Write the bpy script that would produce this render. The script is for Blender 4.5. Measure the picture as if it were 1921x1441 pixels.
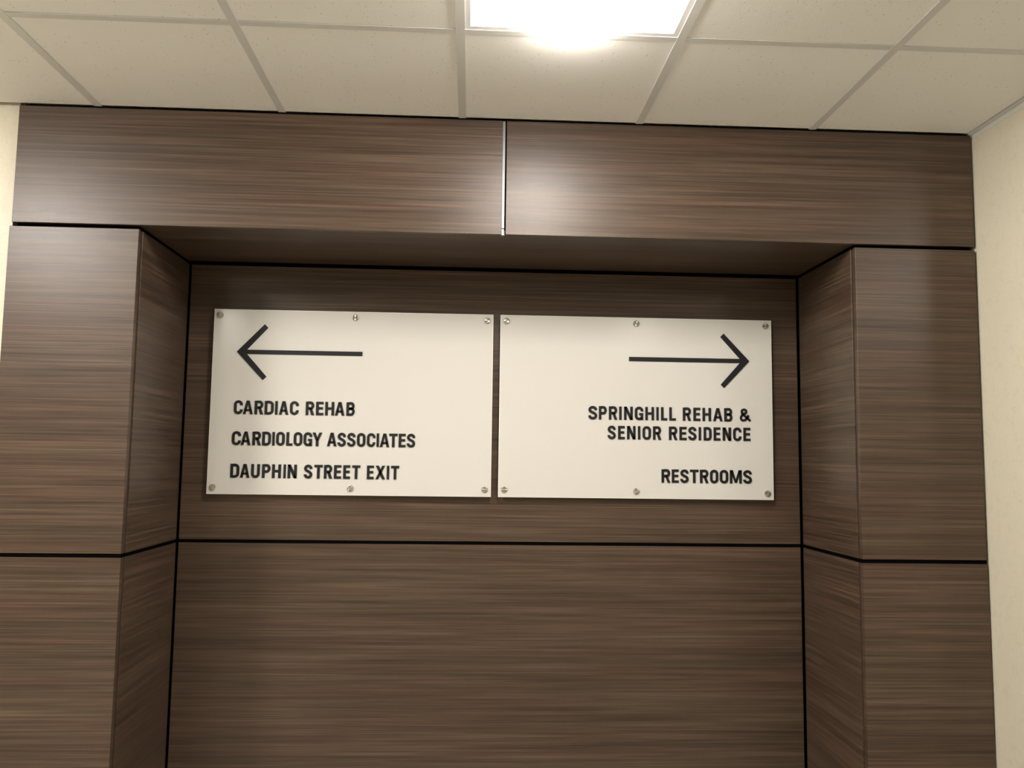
import bpy, bmesh, math, random
from mathutils import Matrix, Vector
random.seed(7)
C = bpy.context.scene.collection
for o in list(bpy.data.objects):
    bpy.data.objects.remove(o)
sc = bpy.context.scene

# ---------------------------------------------------------------- camera
cam_d = bpy.data.cameras.new('camera')
cam = bpy.data.objects.new('camera', cam_d); C.objects.link(cam)
r = Vector((0.998697, -0.049369, 0.012922)); u = Vector((-0.017378, -0.090921, 0.995707)); f = Vector((0.047982, 0.994634, 0.09166))
M = Matrix(((r.x, u.x, -f.x, 0.0049), (r.y, u.y, -f.y, -2.7565), (r.z, u.z, -f.z, 1.5766), (0, 0, 0, 1)))
cam.matrix_world = M
cam_d.sensor_fit = 'HORIZONTAL'; cam_d.sensor_width = 36.0
cam_d.lens = 36.0 * 1560.15 / 1921.0
cam_d.clip_start = 0.02
sc.camera = cam

# ---------------------------------------------------------------- world, exposure
w = bpy.data.worlds.new('world'); sc.world = w; w.use_nodes = True
w.node_tree.nodes['Background'].inputs[0].default_value = (0.5, 0.5, 0.5, 1)
w.node_tree.nodes['Background'].inputs[1].default_value = 0.0
sc.view_settings.view_transform = 'Standard'
sc.view_settings.look = 'None'
sc.view_settings.exposure = 0.0
sc.view_settings.gamma = 1.0
sc.view_settings.use_curve_mapping = False

MAIN_LAMP = 68.0      # emission of the troffer lens in view
LEFT_LAMP = 154.0      # the troffer further left along the corridor
REAR_LEFT_FILL = 24.0  # unseen troffer added behind the viewer to fill the left side
REAR_LAMP = 10.0       # troffers behind the viewer
SIDE_LAMP = 42.0      # troffer in the corridor round the right-hand corner

# ---------------------------------------------------------------- materials
def nodes(name):
    m = bpy.data.materials.new(name); m.use_nodes = True
    nt = m.node_tree; return m, nt, nt.nodes, nt.links, nt.nodes['Principled BSDF']

def simple(name, col, rough=0.5, metal=0.0, spec=0.5):
    m, nt, N, L, b = nodes(name)
    b.inputs['Base Color'].default_value = (*col, 1); b.inputs['Roughness'].default_value = rough
    b.inputs['Metallic'].default_value = metal; b.inputs['Specular IOR Level'].default_value = spec
    return m

def mapped(N, L, scale, src='Position', seed_mul=13.7):
    """object-space-like coordinates from world position, shifted per object, scaled"""
    g = N.new('ShaderNodeNewGeometry'); oi = N.new('ShaderNodeObjectInfo')
    mp = N.new('ShaderNodeMapping'); mp.inputs['Scale'].default_value = scale
    ml = N.new('ShaderNodeMath'); ml.operation = 'MULTIPLY'; ml.inputs[1].default_value = seed_mul
    cx = N.new('ShaderNodeCombineXYZ'); ad = N.new('ShaderNodeVectorMath'); ad.operation = 'ADD'
    L.new(oi.outputs['Random'], ml.inputs[0])
    for i in range(3): L.new(ml.outputs[0], cx.inputs[i])
    L.new(g.outputs['Position'], ad.inputs[0]); L.new(cx.outputs[0], ad.inputs[1])
    L.new(ad.outputs[0], mp.inputs['Vector'])
    return mp

def wood(name, grain='z'):
    m, nt, N, L, b = nodes(name)
    def sc3(a, k): return (a, a, k) if grain == 'z' else (a, k, a)
    def noise(a, k, detail=3, rough=0.55, dist=0.0):
        mp = mapped(N, L, sc3(a, k)); n = N.new('ShaderNodeTexNoise')
        n.inputs['Scale'].default_value = 1; n.inputs['Detail'].default_value = detail
        n.inputs['Roughness'].default_value = rough; n.inputs['Distortion'].default_value = dist
        L.new(mp.outputs[0], n.inputs['Vector']); return n
    fine = noise(2.0, 300, 4, 0.65)
    mid = noise(1.3, 95, 4, 0.66)
    broad = noise(0.9, 17, 3, 0.5)
    tint = noise(0.9, 31, 2, 0.5)
    def mul(n, k):
        s = N.new('ShaderNodeMath'); s.operation = 'SUBTRACT'; s.inputs[1].default_value = 0.5; L.new(n.outputs['Fac'], s.inputs[0])
        q = N.new('ShaderNodeMath'); q.operation = 'MULTIPLY'; q.inputs[1].default_value = k; L.new(s.outputs[0], q.inputs[0]); return q
    a = mul(fine, 1.45); c = mul(mid, 1.2); d = mul(broad, 0.6)
    s1 = N.new('ShaderNodeMath'); L.new(a.outputs[0], s1.inputs[0]); L.new(c.outputs[0], s1.inputs[1])
    s2 = N.new('ShaderNodeMath'); L.new(s1.outputs[0], s2.inputs[0]); L.new(d.outputs[0], s2.inputs[1])
    s3 = N.new('ShaderNodeMath'); s3.inputs[1].default_value = 0.5; L.new(s2.outputs[0], s3.inputs[0])
    cr = N.new('ShaderNodeValToRGB'); e = cr.color_ramp.elements
    e[0].position = 0.05; e[0].color = (*WOOD_D, 1); e[1].position = 0.95; e[1].color = (*WOOD_L, 1)
    k = cr.color_ramp.elements.new(0.5); k.color = (*WOOD_M, 1)
    L.new(s3.outputs[0], cr.inputs[0])
    tr = N.new('ShaderNodeValToRGB'); tr.color_ramp.elements[0].position = 0.38; tr.color_ramp.elements[1].position = 0.62
    tr.color_ramp.elements[0].color = (1.04, 0.97, 0.96, 1); tr.color_ramp.elements[1].color = (0.97, 1.015, 0.975, 1)
    L.new(tint.outputs['Fac'], tr.inputs[0])
    mx = N.new('ShaderNodeMix'); mx.data_type = 'RGBA'; mx.blend_type = 'MULTIPLY'; mx.inputs[0].default_value = 1.0
    L.new(cr.outputs[0], mx.inputs[6]); L.new(tr.outputs[0], mx.inputs[7])
    L.new(mx.outputs[2], b.inputs['Base Color'])
    rr = N.new('ShaderNodeMapRange'); rr.inputs[3].default_value = 0.32; rr.inputs[4].default_value = 0.42
    L.new(fine.outputs['Fac'], rr.inputs[0]); L.new(rr.outputs[0], b.inputs['Roughness'])
    b.inputs['Specular IOR Level'].default_value = 0.40
    bp = N.new('ShaderNodeBump'); bp.inputs['Strength'].default_value = 0.22; bp.inputs['Distance'].default_value = 0.0006
    L.new(fine.outputs['Fac'], bp.inputs['Height']); L.new(bp.outputs[0], b.inputs['Normal'])
    return m
WOOD_D = (0.032, 0.0195, 0.0130); WOOD_M = (0.072, 0.0475, 0.0325); WOOD_L = (0.140, 0.096, 0.068)
m_wood = wood('walnut_laminate', 'z'); m_wood_flat = wood('walnut_laminate_soffit', 'y')
m_edge = simple('walnut_edge_band', (0.045, 0.028, 0.019), 0.6)
m_black = simple('black_reveal', (0.003, 0.003, 0.003), 0.9, spec=0.0)
m_alu = simple('satin_aluminium', (0.27, 0.29, 0.30), 0.55, 1.0)
m_letter = simple('black_acrylic', (0.007, 0.008, 0.011), 0.5, spec=0.35)
m_sign = simple('white_acrylic', (0.71, 0.705, 0.67), 0.16)
m_signedge = simple('acrylic_edge_glow', (0.97, 0.95, 0.90), 0.2)  # edge glow of the acrylic put in as a paler colour
m_bar = simple('white_grid_bar', (0.70, 0.70, 0.66), 0.45)
m_pan = simple('white_enamel', (0.88, 0.88, 0.87), 0.35)
m_floor = simple('floor_covering', (0.52, 0.49, 0.44), 0.5)

def steel():
    m, nt, N, L, b = nodes('turned_steel')
    b.inputs['Base Color'].default_value = (0.50, 0.48, 0.45, 1); b.inputs['Metallic'].default_value = 1
    b.inputs['Roughness'].default_value = 0.34; b.inputs['Anisotropic'].default_value = 1.0
    t = N.new('ShaderNodeTangent'); t.direction_type = 'RADIAL'; t.axis = 'Y'
    L.new(t.outputs[0], b.inputs['Tangent']); return m
m_steel = steel()

def plaster(name, col, col2, bump, rough=0.6):
    m, nt, N, L, b = nodes(name)
    g = N.new('ShaderNodeNewGeometry')
    n1 = N.new('ShaderNodeTexNoise'); n1.inputs['Scale'].default_value = 38; n1.inputs['Detail'].default_value = 5; n1.inputs['Roughness'].default_value = 0.65
    n2 = N.new('ShaderNodeTexNoise'); n2.inputs['Scale'].default_value = 85; n2.inputs['Detail'].default_value = 4
    L.new(g.outputs['Position'], n1.inputs['Vector']); L.new(g.outputs['Position'], n2.inputs['Vector'])
    cr = N.new('ShaderNodeValToRGB'); cr.color_ramp.elements[0].position = 0.30; cr.color_ramp.elements[1].position = 0.48
    cr.color_ramp.elements[0].color = (*col2, 1); cr.color_ramp.elements[1].color = (*col, 1)
    L.new(n1.outputs['Fac'], cr.inputs[0]); L.new(cr.outputs[0], b.inputs['Base Color'])
    bp = N.new('ShaderNodeBump'); bp.inputs['Strength'].default_value = bump; bp.inputs['Distance'].default_value = 0.004
    L.new(n2.outputs['Fac'], bp.inputs['Height']); L.new(bp.outputs[0], b.inputs['Normal'])
    b.inputs['Roughness'].default_value = rough
    return m
m_wall = plaster('cream_wallcovering', (0.73, 0.69, 0.56), (0.68, 0.64, 0.505), 0.25, 0.45)

def tile_mat():
    m, nt, N, L, b = nodes('mineral_fibre_tile')
    g = N.new('ShaderNodeNewGeometry')
    mp = N.new('ShaderNodeMapping'); mp.inputs['Scale'].default_value = (1.0, 0.7, 1.0)
    L.new(g.outputs['Position'], mp.inputs['Vector'])
    v = N.new('ShaderNodeTexVoronoi'); v.inputs['Scale'].default_value = 122; v.inputs['Randomness'].default_value = 1
    nz = N.new('ShaderNodeTexNoise'); nz.inputs['Scale'].default_value = 14; nz.inputs['Detail'].default_value = 2
    L.new(mp.outputs[0], v.inputs['Vector']); L.new(mp.outputs[0], nz.inputs['Vector'])
    # fissures: small dots around some voronoi seeds only
    sep = N.new('ShaderNodeSeparateColor'); L.new(v.outputs['Color'], sep.inputs[0])
    thr = N.new('ShaderNodeMapRange'); thr.inputs[1].default_value = 0.55; thr.inputs[2].default_value = 1.0
    thr.inputs[3].default_value = 0.0; thr.inputs[4].default_value = 0.26
    L.new(sep.outputs[0], thr.inputs[0])
    lt = N.new('ShaderNodeMath'); lt.operation = 'LESS_THAN'; L.new(v.outputs['Distance'], lt.inputs[0]); L.new(thr.outputs[0], lt.inputs[1])
    gt = N.new('ShaderNodeMath'); gt.operation = 'GREATER_THAN'; gt.inputs[1].default_value = 0.44; L.new(nz.outputs['Fac'], gt.inputs[0])
    an = N.new('ShaderNodeMath'); an.operation = 'MULTIPLY'; L.new(lt.outputs[0], an.inputs[0]); L.new(gt.outputs[0], an.inputs[1])
    mx = N.new('ShaderNodeMix'); mx.data_type = 'RGBA'
    mx.inputs[6].default_value = (0.93, 0.92, 0.87, 1); mx.inputs[7].default_value = (0.68, 0.65, 0.59, 1)
    L.new(an.outputs[0], mx.inputs[0]); L.new(mx.outputs[2], b.inputs['Base Color'])
    b.inputs['Roughness'].default_value = 0.9; b.inputs['Specular IOR Level'].default_value = 0.2
    n3 = N.new('ShaderNodeTexNoise'); n3.inputs['Scale'].default_value = 260; n3.inputs['Detail'].default_value = 3
    L.new(g.outputs['Position'], n3.inputs['Vector'])
    bp = N.new('ShaderNodeBump'); bp.inputs['Strength'].default_value = 0.2; bp.inputs['Distance'].default_value = 0.002
    L.new(n3.outputs['Fac'], bp.inputs['Height']); L.new(bp.outputs[0], b.inputs['Normal'])
    return m
m_tile = tile_mat()

def lamp_mat(name, strength, col=(1.0, 0.93, 0.855)):
    m, nt, N, L, b = nodes(name)
    b.inputs['Base Color'].default_value = (0.9, 0.9, 0.9, 1)
    b.inputs['Emission Color'].default_value = (*col, 1); b.inputs['Emission Strength'].default_value = strength
    return m

# ---------------------------------------------------------------- mesh helpers
def mesh_obj(name, bm, mat, parent=None, loc=None):
    me = bpy.data.meshes.new(name); bmesh.ops.recalc_face_normals(bm, faces=bm.faces); bm.to_mesh(me); bm.free()
    me.materials.append(mat)
    o = bpy.data.objects.new(name, me); C.objects.link(o)
    if loc: o.location = loc
    if parent: o.parent = parent
    return o
def add_box(bm, x0, x1, y0, y1, z0, z1, bevel=0.0):
    r_ = bmesh.ops.create_cube(bm, size=1.0)
    vs = r_['verts']
    for v in vs:
        v.co = Vector(((x0+x1)/2 + v.co.x*(x1-x0), (y0+y1)/2 + v.co.y*(y1-y0), (z0+z1)/2 + v.co.z*(z1-z0)))
    if bevel:
        es = list({e for v in vs for e in v.link_edges})
        bmesh.ops.bevel(bm, geom=es, offset=bevel, segments=1, affect='EDGES', profile=0.5)
def box(name, x0, x1, y0, y1, z0, z1, mat, parent=None, bevel=0.0):
    bm = bmesh.new(); add_box(bm, x0, x1, y0, y1, z0, z1, bevel)
    return mesh_obj(name, bm, mat, parent)
def boxes(name, lst, mat, parent=None):
    bm = bmesh.new()
    for b_ in lst: add_box(bm, *b_)
    return mesh_obj(name, bm, mat, parent)
def struct(o): o['kind'] = 'structure'; return o
def thing(name, label, cat, loc=(0, 0, 0), group=None):
    o = bpy.data.objects.new(name, None); C.objects.link(o); o.location = loc
    o['label'] = label; o['category'] = cat
    if group: o['group'] = group
    return o
def empty_struct(name):
    o = bpy.data.objects.new(name, None); C.objects.link(o); o['kind'] = 'structure'; return o

# ---------------------------------------------------------------- key dimensions (metres)
H = 2.7432                      # ceiling
FL, FR = -1.519, 1.743          # ends of the fascia
FB = 2.3387                     # underside of the fascia
PT = 2.3252                     # top of the pilasters
PL, PR = -1.107, 1.318          # inner edges of the pilasters
BL, BR = -1.113, 1.316          # recess corners
D = 0.5032                      # depth of the recess
ZS = 1.2567; G = 0.0064         # horizontal seam and half its width
JX = 0.1024
XW = 1.7525                     # right-hand side wall
g = 0.6096; GX = -0.0435; GY = -0.5775
X0, X1, Y1 = -5.6, 4.2, -4.6    # extent of the corridor
RE = -0.35                      # end of the stub wall on the right

# ---------------------------------------------------------------- shell
struct(box('floor', X0-.1, X1+.1, Y1-.1, 0.7, -0.1, 0.0, m_floor))
ZC = H + 0.03
struct(box('wall_front', X0, -1.527, 0.0215, 0.14, 0, ZC, m_wall))
struct(box('wall_right', XW, XW+0.12, RE, 0.14, 0, ZC, m_wall))
struct(box('wall_right_corridor', XW+0.12, X1, RE, RE+0.12, 0, ZC, m_wall))
struct(box('wall_far_left', X0-.1, X0, Y1, 0.14, 0, ZC, m_wall))
struct(box('wall_far_right', X1, X1+.1, Y1, RE+0.12, 0, ZC, m_wall))
struct(box('wall_back', X0-.1, X1+.1, Y1-.1, Y1, 0, ZC, m_wall))
struct(box('wall_behind_panelling', -1.527, XW, D+0.06, D+0.14, 0, ZC, m_wall))
# metal angle where the ceiling meets the right-hand wall
struct(boxes('trim_1', [(XW-0.020, XW, RE-0.02, -0.001, H-0.0035, H-0.002), (XW-0.0012, XW, RE-0.02, -0.001, H-0.020, H-0.002)], m_bar))

# ---------------------------------------------------------------- ceiling: deck > tiles, grid bars
ceil = struct(box('ceiling', X0-.1, X1+.1, Y1-.1, 0.7, H+0.05, H+0.15, m_tile))
BW = 0.0125
rows = 7
xlines = [GX + g*i for i in range(-9, 7) if X0 < GX + g*i < X1]
ylines = [GY - g*j for j in range(0, rows) if GY - g*j > Y1]
lamps = {(0, 0), (-4, 1), (-4, 4), (2, 4), (4, 2)}
tile_meshes = {}
def tile(i, j):
    xa = max(GX + g*i, X0); xb = min(GX + g*(i+1), X1)
    yb = 0.0 if j < 0 else GY - g*j
    ya = GY if j < 0 else max(GY - g*(j+1), Y1)
    if xb - xa < 0.05 or yb - ya < 0.05: return
    if xa < XW < xb and yb > RE:            # cut tiles around the stub wall
        xb = XW
    elif xa >= XW and yb > RE + 0.0: yb = RE
    if yb - ya < 0.03: return
    w_, d_ = round(xb-xa-0.006, 4), round(yb-ya-0.006, 4)
    key = (w_, d_)
    if key not in tile_meshes:
        bm = bmesh.new(); add_box(bm, -w_/2, w_/2, -d_/2, d_/2, 0, 0.015, 0.001)
        me = bpy.data.meshes.new('ceiling_tile'); bmesh.ops.recalc_face_normals(bm, faces=bm.faces); bm.to_mesh(me); bm.free(); me.materials.append(m_tile)
        tile_meshes[key] = me
    o = bpy.data.objects.new('ceiling_tile', tile_meshes[key]); C.objects.link(o)
    o.location = ((xa+xb)/2, (ya+yb)/2, H + random.uniform(0, 0.0008)); o.parent = ceil
for i in range(-10, 7):
    for j in range(-1, rows):
        if (i, j) not in lamps: tile(i, j)
for x in xlines:
    y0 = -0.0005 if x < XW else RE
    box('grid_bar', x-BW, x+BW, Y1, y0, H-0.0022, H-0.0006, m_bar, ceil)
for y in ylines:
    box('grid_bar', X0, X1, y-BW*0.98, y+BW*0.98, H-0.0018, H-0.0007, m_bar, ceil)

# ---------------------------------------------------------------- recessed troffers
def troffer(cx, cy, label, strength, group='square recessed ceiling lights'):
    t = thing('ceiling_light', label, 'ceiling light', (cx, cy, H), group)
    hw = g/2 - 0.006
    bm = bmesh.new()          # flat enamel rim resting in the grid
    for a in ((-hw, hw, -hw, -hw+0.022), (-hw, hw, hw-0.022, hw), (-hw, -hw+0.022, -hw+0.022, hw-0.022), (hw-0.022, hw, -hw+0.022, hw-0.022)):
        add_box(bm, a[0], a[1], a[2], a[3], 0.0, 0.006)
    mesh_obj('rim', bm, m_pan, t)
    # curved reflector: rises from the rim, closed above
    bm = bmesh.new(); n = 10; prev = None; hi = hw-0.022
    for k in range(n+1):
        a = k/n; s = hi*(1 - a*0.62); z = 0.004 + 0.075*math.sin(a*math.pi/2)
        ring = [bm.verts.new((x*s, y*hi if k == 0 else y*(hi-0.03*a), z)) for x, y in ((-1, -1), (1, -1), (1, 1), (-1, 1))]
        if prev:
            for q in range(4): bm.faces.new((prev[q], prev[(q+1) % 4], ring[(q+1) % 4], ring[q]))
        prev = ring
    bm.faces.new(prev)
    mesh_obj('reflector', bm, m_pan, t)
    # drop lens, long rounded basket its drop shaped to light the ceiling and mimic glare
    bm = bmesh.new(); prev = None; nn = 14; hx = 0.125; hy = hi-0.035
    for k in range(nn+1):
        a = math.pi*k/nn; x = -hx*math.cos(a); z = 0.045 - 0.093*math.sin(a)**0.7
        e = (bm.verts.new((x, -hy, z)), bm.verts.new((x, hy, z)))
        if prev: bm.faces.new((prev[0], e[0], e[1], prev[1]))
        prev = e
    for yy in (-hy, hy):
        vs = [bm.verts.new((-hx*math.cos(math.pi*k/nn), yy, 0.045 - 0.093*math.sin(math.pi*k/nn)**0.7)) for k in range(nn+1)]
        bm.faces.new(vs)
    lens = mesh_obj('lens', bm, lamp_mat('lamp_lens', strength), t)
    return t
def cell(i, j): return (GX + g*(i+0.5), GY - g*(j+0.5))
troffer(*cell(0, 0), 'glaring square ceiling light above the split in the fascia', MAIN_LAMP)
troffer(*cell(-4, 1), 'square ceiling light out of frame along the corridor to the left', LEFT_LAMP)
troffer(*cell(4, 2), 'square ceiling light round the corner of the right wall', SIDE_LAMP)
troffer(*cell(2, 4), 'square ceiling light behind the viewer on the right', REAR_LAMP)
troffer(*cell(-4, 4), 'added square fill light in the ceiling behind the viewer on the left', REAR_LEFT_FILL)

# ---------------------------------------------------------------- walnut panelling
P = thing('wall_panelling', 'brown wood-grain panelled surround with a deep recess behind the two signs', 'wall panelling', (0.1, 0, 0))
def part(name, x0, x1, y0, y1, z0, z1, mat, bevel=0.0008):
    o = box(name, x0, x1, y0, y1, z0, z1, mat, None, bevel)
    o.parent = P; o.matrix_parent_inverse = Matrix.Translation((-0.1, 0, 0))
    return o
TH = 0.019
TF = H - 0.0065
# fascia
part('fascia_panel', FL, JX-0.0068, 0, TH, FB, TF, m_wood)
part('fascia_panel', JX+0.0068, FR, 0, TH, FB, TF, m_wood)
part('joint_strip', JX-0.0068, JX+0.0022, 0.0035, TH, FB+0.022, TF, m_alu, 0.0004)
e_ = part('joint_strip_end', JX-0.0068, JX+0.0016, 0.0025, TH, FB-0.002, FB+0.0195, m_alu, 0.0004)
# soffit of the recess
part('soffit_panel', BL-0.004, BR+0.004, TH+0.0005, D-0.004, FB, FB+TH, m_wood_flat, 0.0005)
# pilaster fronts, above and below the seam
Z0 = 0.1
for (za, zb, dx) in ((ZS+G, PT, 0.0), (Z0, ZS-G, 0.004)):
    part('pilaster_panel', FL-0.006-dx*0.5, PL, 0, TH, za, zb, m_wood)
    part('pilaster_panel', PR, FR+0.001+dx*0.7, 0, TH, za, zb, m_wood)
    part('corner_strip', PL-0.012, PL-0.0012, TH+0.0002, 0.0301, za, zb-0.0015, m_edge, 0.0)
    part('corner_strip', PR+0.0012, PR+0.012, TH+0.0002, 0.0301, za, zb-0.0015, m_edge, 0.0)
    # recess sides, standing a hair proud of the pilaster edge
    part('side_panel', BL-TH+0.008, BL+0.0085, 0.0305, D-0.009, za, zb-0.0, m_wood)
    part('side_panel', BR-0.0005, BR+TH-0.0005, 0.0305, D-0.009, za, zb, m_wood)
for (za, zb) in ((ZS+G, FB-0.014), (Z0, ZS-G)):
    part('back_panel', BL+0.0145, BR-0.008, D, D+TH, za, zb, m_wood)
# black carcass seen in every joint
bm = bmesh.new()
for b_ in ((FL+0.010, FR-0.003, TH+0.0002, 0.034, FB+TH+0.001, H+0.004),
           (FL+0.008, PL-0.022, 0.0302, 0.045, Z0, FB+TH+0.001),
           (PR+0.022, FR-0.004, 0.0302, 0.045, Z0, FB+TH+0.001),
           (FL+0.008, PL-0.0015, 0.0195, 0.0300, PT+0.0003, FB+TH),
           (PR+0.0015, FR-0.005, 0.0195, 0.0300, PT+0.0003, FB+TH),
           (FL-0.004, PL-0.0015, 0.003, 0.0300, ZS-G, ZS+G),
           (PR+0.0015, FR+0.002, 0.003, 0.0300, ZS-G, ZS+G),
           (BL-0.030, BL-0.0115, 0.046, D+0.03, Z0, FB+TH),
           (BR+0.0190, BR+0.034, 0.046, D+0.03, Z0, FB+TH),
           (BL-0.011, BL+0.006, 0.0305, D-0.009, ZS-G, ZS+G),
           (BR+0.002, BR+0.0185, 0.0305, D-0.009, ZS-G, ZS+G),
           (BL-0.011, BL+0.003, 0.031, D-0.009, PT+0.0003, FB-0.0003),
           (BR+0.005, BR+0.0185, 0.031, D-0.009, PT+0.0003, FB-0.0003),
           (BL-0.011, BR+0.0185, D+TH+0.0003, D+0.03, Z0, FB+TH),
           (BL+0.0145, BR-0.008, D+0.003, D+TH, ZS-G, ZS+G)):
    add_box(bm, *b_)
o = mesh_obj('backing', bm, m_black); o.parent = P; o.matrix_parent_inverse = Matrix.Translation((-0.1, 0, 0)); o['label'] = 'black backing seen in the joints'

# ---------------------------------------------------------------- lettering
T = 0.096      # half stroke, in cap heights
def arc(cx, cy, rx, ry, a0, a1, n=8):
    return [(cx + rx*math.cos(math.radians(a0+(a1-a0)*k/n)), cy + ry*math.sin(math.radians(a0+(a1-a0)*k/n))) for k in range(n+1)]
def bez(p0, p1, p2, p3, n=8):
    o = []
    for k in range(n+1):
        t = k/n; a = (1-t)**3; b_ = 3*t*(1-t)**2; c = 3*t*t*(1-t); d = t**3
        o.append((a*p0[0]+b_*p1[0]+c*p2[0]+d*p3[0], a*p0[1]+b_*p1[1]+c*p2[1]+d*p3[1]))
    return o
def R_(x0, x1, y0, y1): return ('p', [(x0, y0), (x1, y0), (x1, y1), (x0, y1)])
def S_(pts, closed=False, t=None): return ('s', pts, closed, t)
def glyph(c, W):
    t = T; l, r_, b, tp = t, W-t, t*0.86, 1-t*0.86; cx = W/2; rx = (r_-l)/2; ry = 0.20; k = 2*t; h = t*0.93*2
    if c == 'I': return [R_(0, W, 0, 1)]
    if c == 'L': return [R_(0, k, 0, 1), R_(k, W, 0, h)]
    if c == 'E': return [R_(0, k, 0, 1), R_(k, W, 0, h), R_(k, W, 1-h, 1), R_(k, W*0.93, 0.515-h/2, 0.515+h/2)]
    if c == 'T': return [R_(0, W, 1-h, 1), R_(cx-t, cx+t, 0, 1-h)]
    if c == 'H': return [R_(0, k, 0, 1), R_(W-k, W, 0, 1), R_(k, W-k, 0.51-h/2, 0.51+h/2)]
    if c == 'N': return [R_(0, k, 0, 1), R_(W-k, W, 0, 1), ('p', [(W-k*1.12, 0), (W-0.002, 0), (k*1.12, 1), (0.002, 1)])]
    if c == 'M': return [R_(0, k*.97, 0, 1), R_(W-k*.97, W, 0, 1), ('p', [(cx-t*.75, 0.05), (cx+t*.75, 0.05), (k*1.2, 1), (0.002, 1)]), ('p', [(cx-t*.75, 0.05), (cx+t*.75, 0.05), (W-0.002, 1), (W-k*1.2, 1)])]
    if c == 'A':
        a = t*1.12
        f_ = lambda y: y*(cx-a)      # outer-left x at height y
        xi = lambda y: k*1.02 + y*(cx-k*1.02+0.055)
        return [('p', [(0, 0), (k*1.02, 0), (cx+0.02, 0.83), (cx+0.02, 1), (cx-a, 1)]), ('p', [(W-k*1.02, 0), (W, 0), (cx+a, 1), (cx-0.02, 1), (cx-0.02, 0.83)]),
                R_(0.20*W+0.01, W-0.20*W-0.01, 0.22, 0.22+h*0.88)]
    if c == 'X': return [('p', [(0, 0), (k*1.12, 0), (W-0.01, 1), (W-0.01-k*1.12, 1)]), ('p', [(W-k*1.12, 0), (W, 0), (0.01+k*1.12, 1), (0.01, 1)])]
    if c == 'Y': return [R_(cx-t, cx+t, 0, 0.42), ('p', [(cx-t, 0.40), (cx+t*0.95, 0.40), (k*1.1, 1), (0, 1)]), ('p', [(cx-t*0.95, 0.40), (cx+t, 0.40), (W, 1), (W-k*1.1, 1)])]
    if c == 'O': return [S_(arc(cx, tp-ry, rx, ry, 0, 180) + arc(cx, b+ry, rx, ry, 180, 360), True)]
    if c == 'U': return [S_([(l, 1)] + arc(cx, b+ry, rx, ry, 180, 360) + [(r_, 1)])]
    if c == 'C': return [S_([(r_, 0.655)] + arc(cx, tp-ry, rx, ry, 0, 180) + arc(cx, b+ry, rx, ry, 180, 360) + [(r_, 0.345)])]
    if c == 'G': return [S_([(r_, 0.665)] + arc(cx, tp-ry, rx, ry, 0, 180) + arc(cx, b+ry, rx, ry, 180, 330)), R_(W-k, W, 0, 0.53), R_(cx+0.01, W-k, 0.53-h*.92, 0.53)]
    if c == 'D': return [R_(0, k, 0, 1), S_([(k*.9, tp)] + arc(r_-rx*1.05, tp-ry, rx*1.05, ry, 90, 0) + arc(r_-rx*1.05, b+ry, rx*1.05, ry, 0, -90) + [(k*.9, b)])]
    if c == 'P':
        m_ = 0.47; q = (tp-m_)/2
        return [R_(0, k, 0, 1), S_([(k*.9, tp)] + arc(r_-q*.75, tp-q, q*.75, q, 90, -90, 12) + [(k*.9, m_)])]
    if c == 'R':
        m_ = 0.50; q = (tp-m_)/2; x2 = r_-0.01
        return [R_(0, k, 0, 1), S_([(k*.9, tp)] + arc(x2-q*.75, tp-q, q*.75, q, 90, -90, 12) + [(k*.9, m_)]), ('p', [(W-k*1.1, 0), (W+0.005, 0), (cx+t*1.35, 0.52), (cx-t*0.72, 0.52)])]
    if c == 'B':
        m_ = 0.525; q = (tp-m_)/2; q2 = (m_-b)/2; x2 = r_-0.02
        return [R_(0, k, 0, 1), S_([(k*.9, tp)] + arc(x2-q*.75, tp-q, q*.75, q, 90, -90, 12) + [(k*.9, m_)]),
                S_([(k*.9, m_)] + arc(r_-q2*.75, b+q2, q2*.75, q2, 90, -90, 12) + [(k*.9, b)])]
    if c == 'S':
        ry2 = 0.19
        return [S_([(r_, 0.70)] + arc(cx, tp-ry2, rx*0.97, ry2, 0, 180) + bez((l+0.01, tp-ry2), (l+0.01, 0.50), (r_, 0.54), (r_, b+ry2))[1:] + arc(cx, b+ry2, rx, ry2, 0, -180)[1:] + [(l, 0.30)])]
    if c == '&':
        cu = 0.40*W; ru = 0.20*W
        return [S_([(W-0.03, 0.06), (0.24*W, 0.60)] + arc(cu, tp-0.15, ru, 0.15, 200, -20, 12) + bez((cu+ru, tp-0.17), (cu+ru-0.01, 0.60), (l, 0.56), (l, 0.27))[1:] +
                   bez((l, 0.27), (l, 0.0), (0.62*W, 0.0), (0.80*W, 0.50))[1:], False, T*0.88)]
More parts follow.
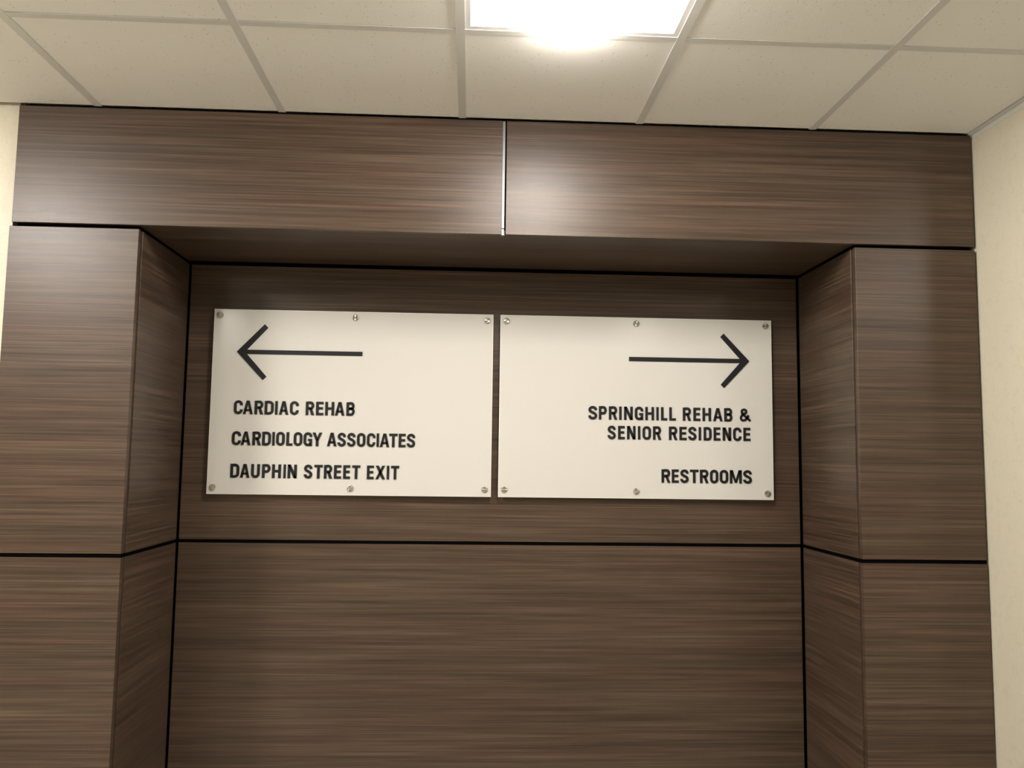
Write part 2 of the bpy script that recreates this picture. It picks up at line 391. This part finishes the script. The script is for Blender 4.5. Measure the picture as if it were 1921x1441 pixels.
def strip(bm, pts, closed, t, x0, z0, sx, sz, y0, y1):
    n = len(pts); L_ = []; Rr = []
    P_ = []
    for p in pts:                       # drop duplicates
        if not P_ or math.hypot(p[0]-P_[-1][0], p[1]-P_[-1][1]) > 1e-4: P_.append(p)
    if closed and math.hypot(P_[0][0]-P_[-1][0], P_[0][1]-P_[-1][1]) < 1e-4: P_.pop()
    n = len(P_)
    def nrm(a, b_):
        dx, dy = b_[0]-a[0], b_[1]-a[1]; d = math.hypot(dx, dy); return (-dy/d, dx/d)
    for i in range(n):
        if closed or 0 < i < n-1:
            n1 = nrm(P_[i-1], P_[i]); n2 = nrm(P_[i], P_[(i+1) % n])
            mx, my = n1[0]+n2[0], n1[1]+n2[1]; q = max(1e-6, (mx*mx+my*my)); s = 2*t/q
            s = min(s, 1.6*t); off = (mx*s, my*s)
        else:
            n1 = nrm(P_[0], P_[1]) if i == 0 else nrm(P_[-2], P_[-1]); off = (n1[0]*t, n1[1]*t)
        L_.append((P_[i][0]+off[0], P_[i][1]+off[1])); Rr.append((P_[i][0]-off[0], P_[i][1]-off[1]))
    v = lambda p, y: bm.verts.new((x0+p[0]*sx, y, z0+p[1]*sz))
    lf = [v(p, y0) for p in L_]; rf = [v(p, y0) for p in Rr]; lb = [v(p, y1) for p in L_]; rb = [v(p, y1) for p in Rr]
    rng = range(n if closed else n-1)
    for i in rng:
        j = (i+1) % n
        bm.faces.new((lf[i], lf[j], rf[j], rf[i])); bm.faces.new((lf[i], lb[i], lb[j], lf[j])); bm.faces.new((rf[i], rf[j], rb[j], rb[i]))
    if not closed:
        bm.faces.new((lf[0], rf[0], rb[0], lb[0])); bm.faces.new((lf[-1], lb[-1], rb[-1], rf[-1]))
def prism(bm, pts, x0, z0, sx, sz, y0, y1):
    a = [bm.verts.new((x0+p[0]*sx, y0, z0+p[1]*sz)) for p in pts]; b_ = [bm.verts.new((x0+p[0]*sx, y1, z0+p[1]*sz)) for p in pts]
    bm.faces.new(a)
    for i in range(len(pts)):
        j = (i+1) % len(pts); bm.faces.new((a[i], b_[i], b_[j], a[j]))
def letter(c, xa, xb, zb, zt, ox, ys, parent):
    h_ = zt-zb; W = (xb-xa)/h_
    bm = bmesh.new()
    for s in glyph(c, W):
        if s[0] == 'p': prism(bm, s[1], xa-ox, zb-OZ, h_, h_, -0.0034, 0.0)
        else: strip(bm, s[1], s[2], s[3] or T, xa-ox, zb-OZ, h_, h_, -0.0034, 0.0)
    return mesh_obj('letter', bm, m_letter, parent)

LEFT = [(1.7405, 1.7925, [('C', -0.9038, -0.8708), ('A', -0.8696, -0.8321), ('R', -0.8257, -0.793), ('D', -0.7878, -0.7538), ('I', -0.7482, -0.7386), ('A', -0.733, -0.6978), ('C', -0.6918, -0.6589), ('R', -0.6316, -0.5995), ('E', -0.5927, -0.5646), ('H', -0.5577, -0.5235), ('A', -0.5203, -0.484), ('B', -0.4768, -0.4449)]),
 (1.622, 1.674, [('C', -0.9063, -0.8726), ('A', -0.8726, -0.836), ('R', -0.8292, -0.797), ('D', -0.7923, -0.7596), ('I', -0.7544, -0.7453), ('O', -0.7397, -0.7074), ('L', -0.701, -0.6778), ('O', -0.6734, -0.6407), ('G', -0.6359, -0.6034), ('Y', -0.6026, -0.5658), ('A', -0.5466, -0.5104), ('S', -0.5072, -0.4751), ('S', -0.4703, -0.4381), ('O', -0.4329, -0.4007), ('C', -0.395, -0.3628), ('I', -0.358, -0.3487), ('A', -0.3454, -0.3091), ('T', -0.3099, -0.278), ('E', -0.2736, -0.2469), ('S', -0.2424, -0.21)]),
 (1.4986, 1.5506, [('D', -0.9069, -0.8737), ('A', -0.8705, -0.8349), ('U', -0.829, -0.7965), ('P', -0.7881, -0.7568), ('H', -0.7504, -0.7171), ('I', -0.7075, -0.6988), ('N', -0.6916, -0.6574), ('S', -0.6303, -0.5984), ('T', -0.5912, -0.5597), ('R', -0.5545, -0.5233), ('E', -0.5165, -0.4893), ('E', -0.4813, -0.4553), ('T', -0.4477, -0.4172), ('E', -0.3915, -0.3654), ('X', -0.359, -0.322), ('I', -0.3159, -0.3067), ('T', -0.2998, -0.2688)])]
RIGHT = [(1.741, 1.793, [('S', 0.4605, 0.4957), ('P', 0.5021, 0.5333), ('R', 0.5414, 0.5746), ('I', 0.5819, 0.592), ('N', 0.6013, 0.6358), ('G', 0.6439, 0.6772), ('H', 0.6853, 0.7199), ('I', 0.7289, 0.7382), ('L', 0.7476, 0.772), ('L', 0.7802, 0.8063), ('R', 0.834, 0.8667), ('E', 0.8761, 0.9035), ('H', 0.9125, 0.9464), ('A', 0.9546, 0.9923), ('B', 0.9989, 1.0313), ('&', 1.0605, 1.1045)]),
 (1.665, 1.717, [('S', 0.5367, 0.569), ('E', 0.5779, 0.6042), ('N', 0.6131, 0.6467), ('I', 0.656, 0.6657), ('O', 0.6743, 0.7075), ('R', 0.7156, 0.7481), ('R', 0.7786, 0.812), ('E', 0.8201, 0.8486), ('S', 0.8551, 0.8878), ('I', 0.8967, 0.9061), ('D', 0.9163, 0.9478), ('E', 0.956, 0.9825), ('N', 0.992, 1.0255), ('C', 1.0337, 1.0665), ('E', 1.0747, 1.1022)]),
 (1.4986, 1.5504, [('R', 0.7487, 0.7831), ('E', 0.7892, 0.8163), ('S', 0.8224, 0.8557), ('T', 0.861, 0.8942), ('R', 0.9003, 0.9341), ('O', 0.9402, 0.9727), ('O', 0.9788, 1.0122), ('M', 1.0187, 1.0657), ('S', 1.0718, 1.1061)])]

# ---------------------------------------------------------------- the two signs
YS = 0.4732; SZ0, SZ1 = 1.4354, 2.1466; OZ = 1.791
def lathe_y(prof, n=32):
    bm = bmesh.new(); prev = None
    for rr, y in prof:
        ring = [bm.verts.new((rr*math.cos(2*math.pi*k/n), y, rr*math.sin(2*math.pi*k/n))) for k in range(n)] if rr > 0 else [bm.verts.new((0, y, 0))]
        if prev:
            if len(prev) == 1:
                for k in range(n): bm.faces.new((prev[0], ring[k], ring[(k+1) % n]))
            elif len(ring) == 1:
                for k in range(n): bm.faces.new((prev[k], ring[0], prev[(k+1) % n]))
            else:
                for k in range(n): bm.faces.new((prev[k], ring[k], ring[(k+1) % n], prev[(k+1) % n]))
        prev = ring
    return bm
cap_mesh = barrel_mesh = None
def sign(xa, xb, label, lines, arrow, caps):
    global cap_mesh, barrel_mesh
    ox = (xa+xb)/2
    t = thing('wayfinding_sign', label, 'sign', (ox, YS, OZ), 'white arrow signs in the panelled recess')
    bv = 0.0022; th = 0.010
    # face sheet
    bm = bmesh.new(); add_box(bm, xa-ox+bv, xb-ox-bv, 0, th-0.001, SZ0-OZ+bv, SZ1-OZ-bv); mesh_obj('face_sheet', bm, m_sign, t)
    # polished edge: chamfered frame around the sheet
    bm = bmesh.new()
    def ring(i, y): return [bm.verts.new(p) for p in ((xa-ox+i, y, SZ0-OZ+i), (xb-ox-i, y, SZ0-OZ+i), (xb-ox-i, y, SZ1-OZ-i), (xa-ox+i, y, SZ1-OZ-i))]
    rs = [ring(bv+0.0002, -0.0001), ring(0.0007, 0.0003), ring(0, 0.001), ring(0, th)]
    for a, b_ in zip(rs, rs[1:]):
        for q in range(4): bm.faces.new((a[q], a[(q+1) % 4], b_[(q+1) % 4], b_[q]))
    bm.faces.new(rs[-1])
    mesh_obj('polished_edge', bm, m_signedge, t)
    bm = bmesh.new(); prism_pts = [(x-ox, z-OZ) for x, z in arrow]
    # arrow as shaft and two barbs that share the tip
    tip, uo, ui, ju, su, sl, jl, li, lo = prism_pts
    for poly in ((tip, uo, ui, ju), (tip, jl, li, lo), (tip, ju, su, sl, jl)):
        prism(bm, poly, 0, 0, 1, 1, -0.0034, 0.0)
    mesh_obj('arrow', bm, m_letter, t)
    for zb, zt, ls in lines:
        for c, a, b_ in ls: letter(c, a, b_, zb, zt, ox, YS, t)
    for (x, z) in caps:
        if cap_mesh is None:
            o = mesh_obj('standoff_cap', lathe_y([(0, -0.0052), (0.0105, -0.0052), (0.0118, -0.0048), (0.0124, -0.0038), (0.0124, -0.0002)]), m_steel, t)
            cap_mesh = o.data
            o2 = mesh_obj('standoff_barrel', lathe_y([(0.0115, 0.0102), (0.0115, D-YS-0.0001)]), m_steel, t); barrel_mesh = o2.data
        else:
            o = bpy.data.objects.new('standoff_cap', cap_mesh); o2 = bpy.data.objects.new('standoff_barrel', barrel_mesh)
            for q in (o, o2): C.objects.link(q); q.parent = t
        o.location = o2.location = (x-ox, 0, z-OZ)
        o.rotation_euler = (random.uniform(-.02, .02), random.uniform(0, 6.28), random.uniform(-.02, .02))
    return t
AL = [(-0.9018, 1.981), (-0.7996, 2.0896), (-0.7862, 2.0762), (-0.8637, 1.9892), (-0.4221, 1.9892), (-0.4221, 1.9728), (-0.8637, 1.9728), (-0.7862, 1.8858), (-0.7996, 1.8724)]
AR = [(1.1017, 1.981), (0.9995, 2.0896), (0.9861, 2.0762), (1.0636, 1.9896), (0.6211, 1.9896), (0.6211, 1.9730), (1.0636, 1.9730), (0.9861, 1.8858), (0.9995, 1.8724)]
sign(-0.9946, 0.0847, 'white sign with an arrow pointing left, reading CARDIAC REHAB, on the left of the recess', LEFT, AL,
     [(-0.9715, 2.1226), (-0.4533, 2.1226), (0.0600, 2.1215), (-0.9715, 1.4612), (-0.4533, 1.4628), (0.0600, 1.4645)])
sign(0.1121, 1.1936, 'white sign with an arrow pointing right, reading RESTROOMS, on the right of the recess', RIGHT, AR,
     [(0.1356, 2.1222), (0.6497, 2.1222), (1.1683, 2.1235), (0.1356, 1.4655), (0.6497, 1.4640), (1.1683, 1.4605)])
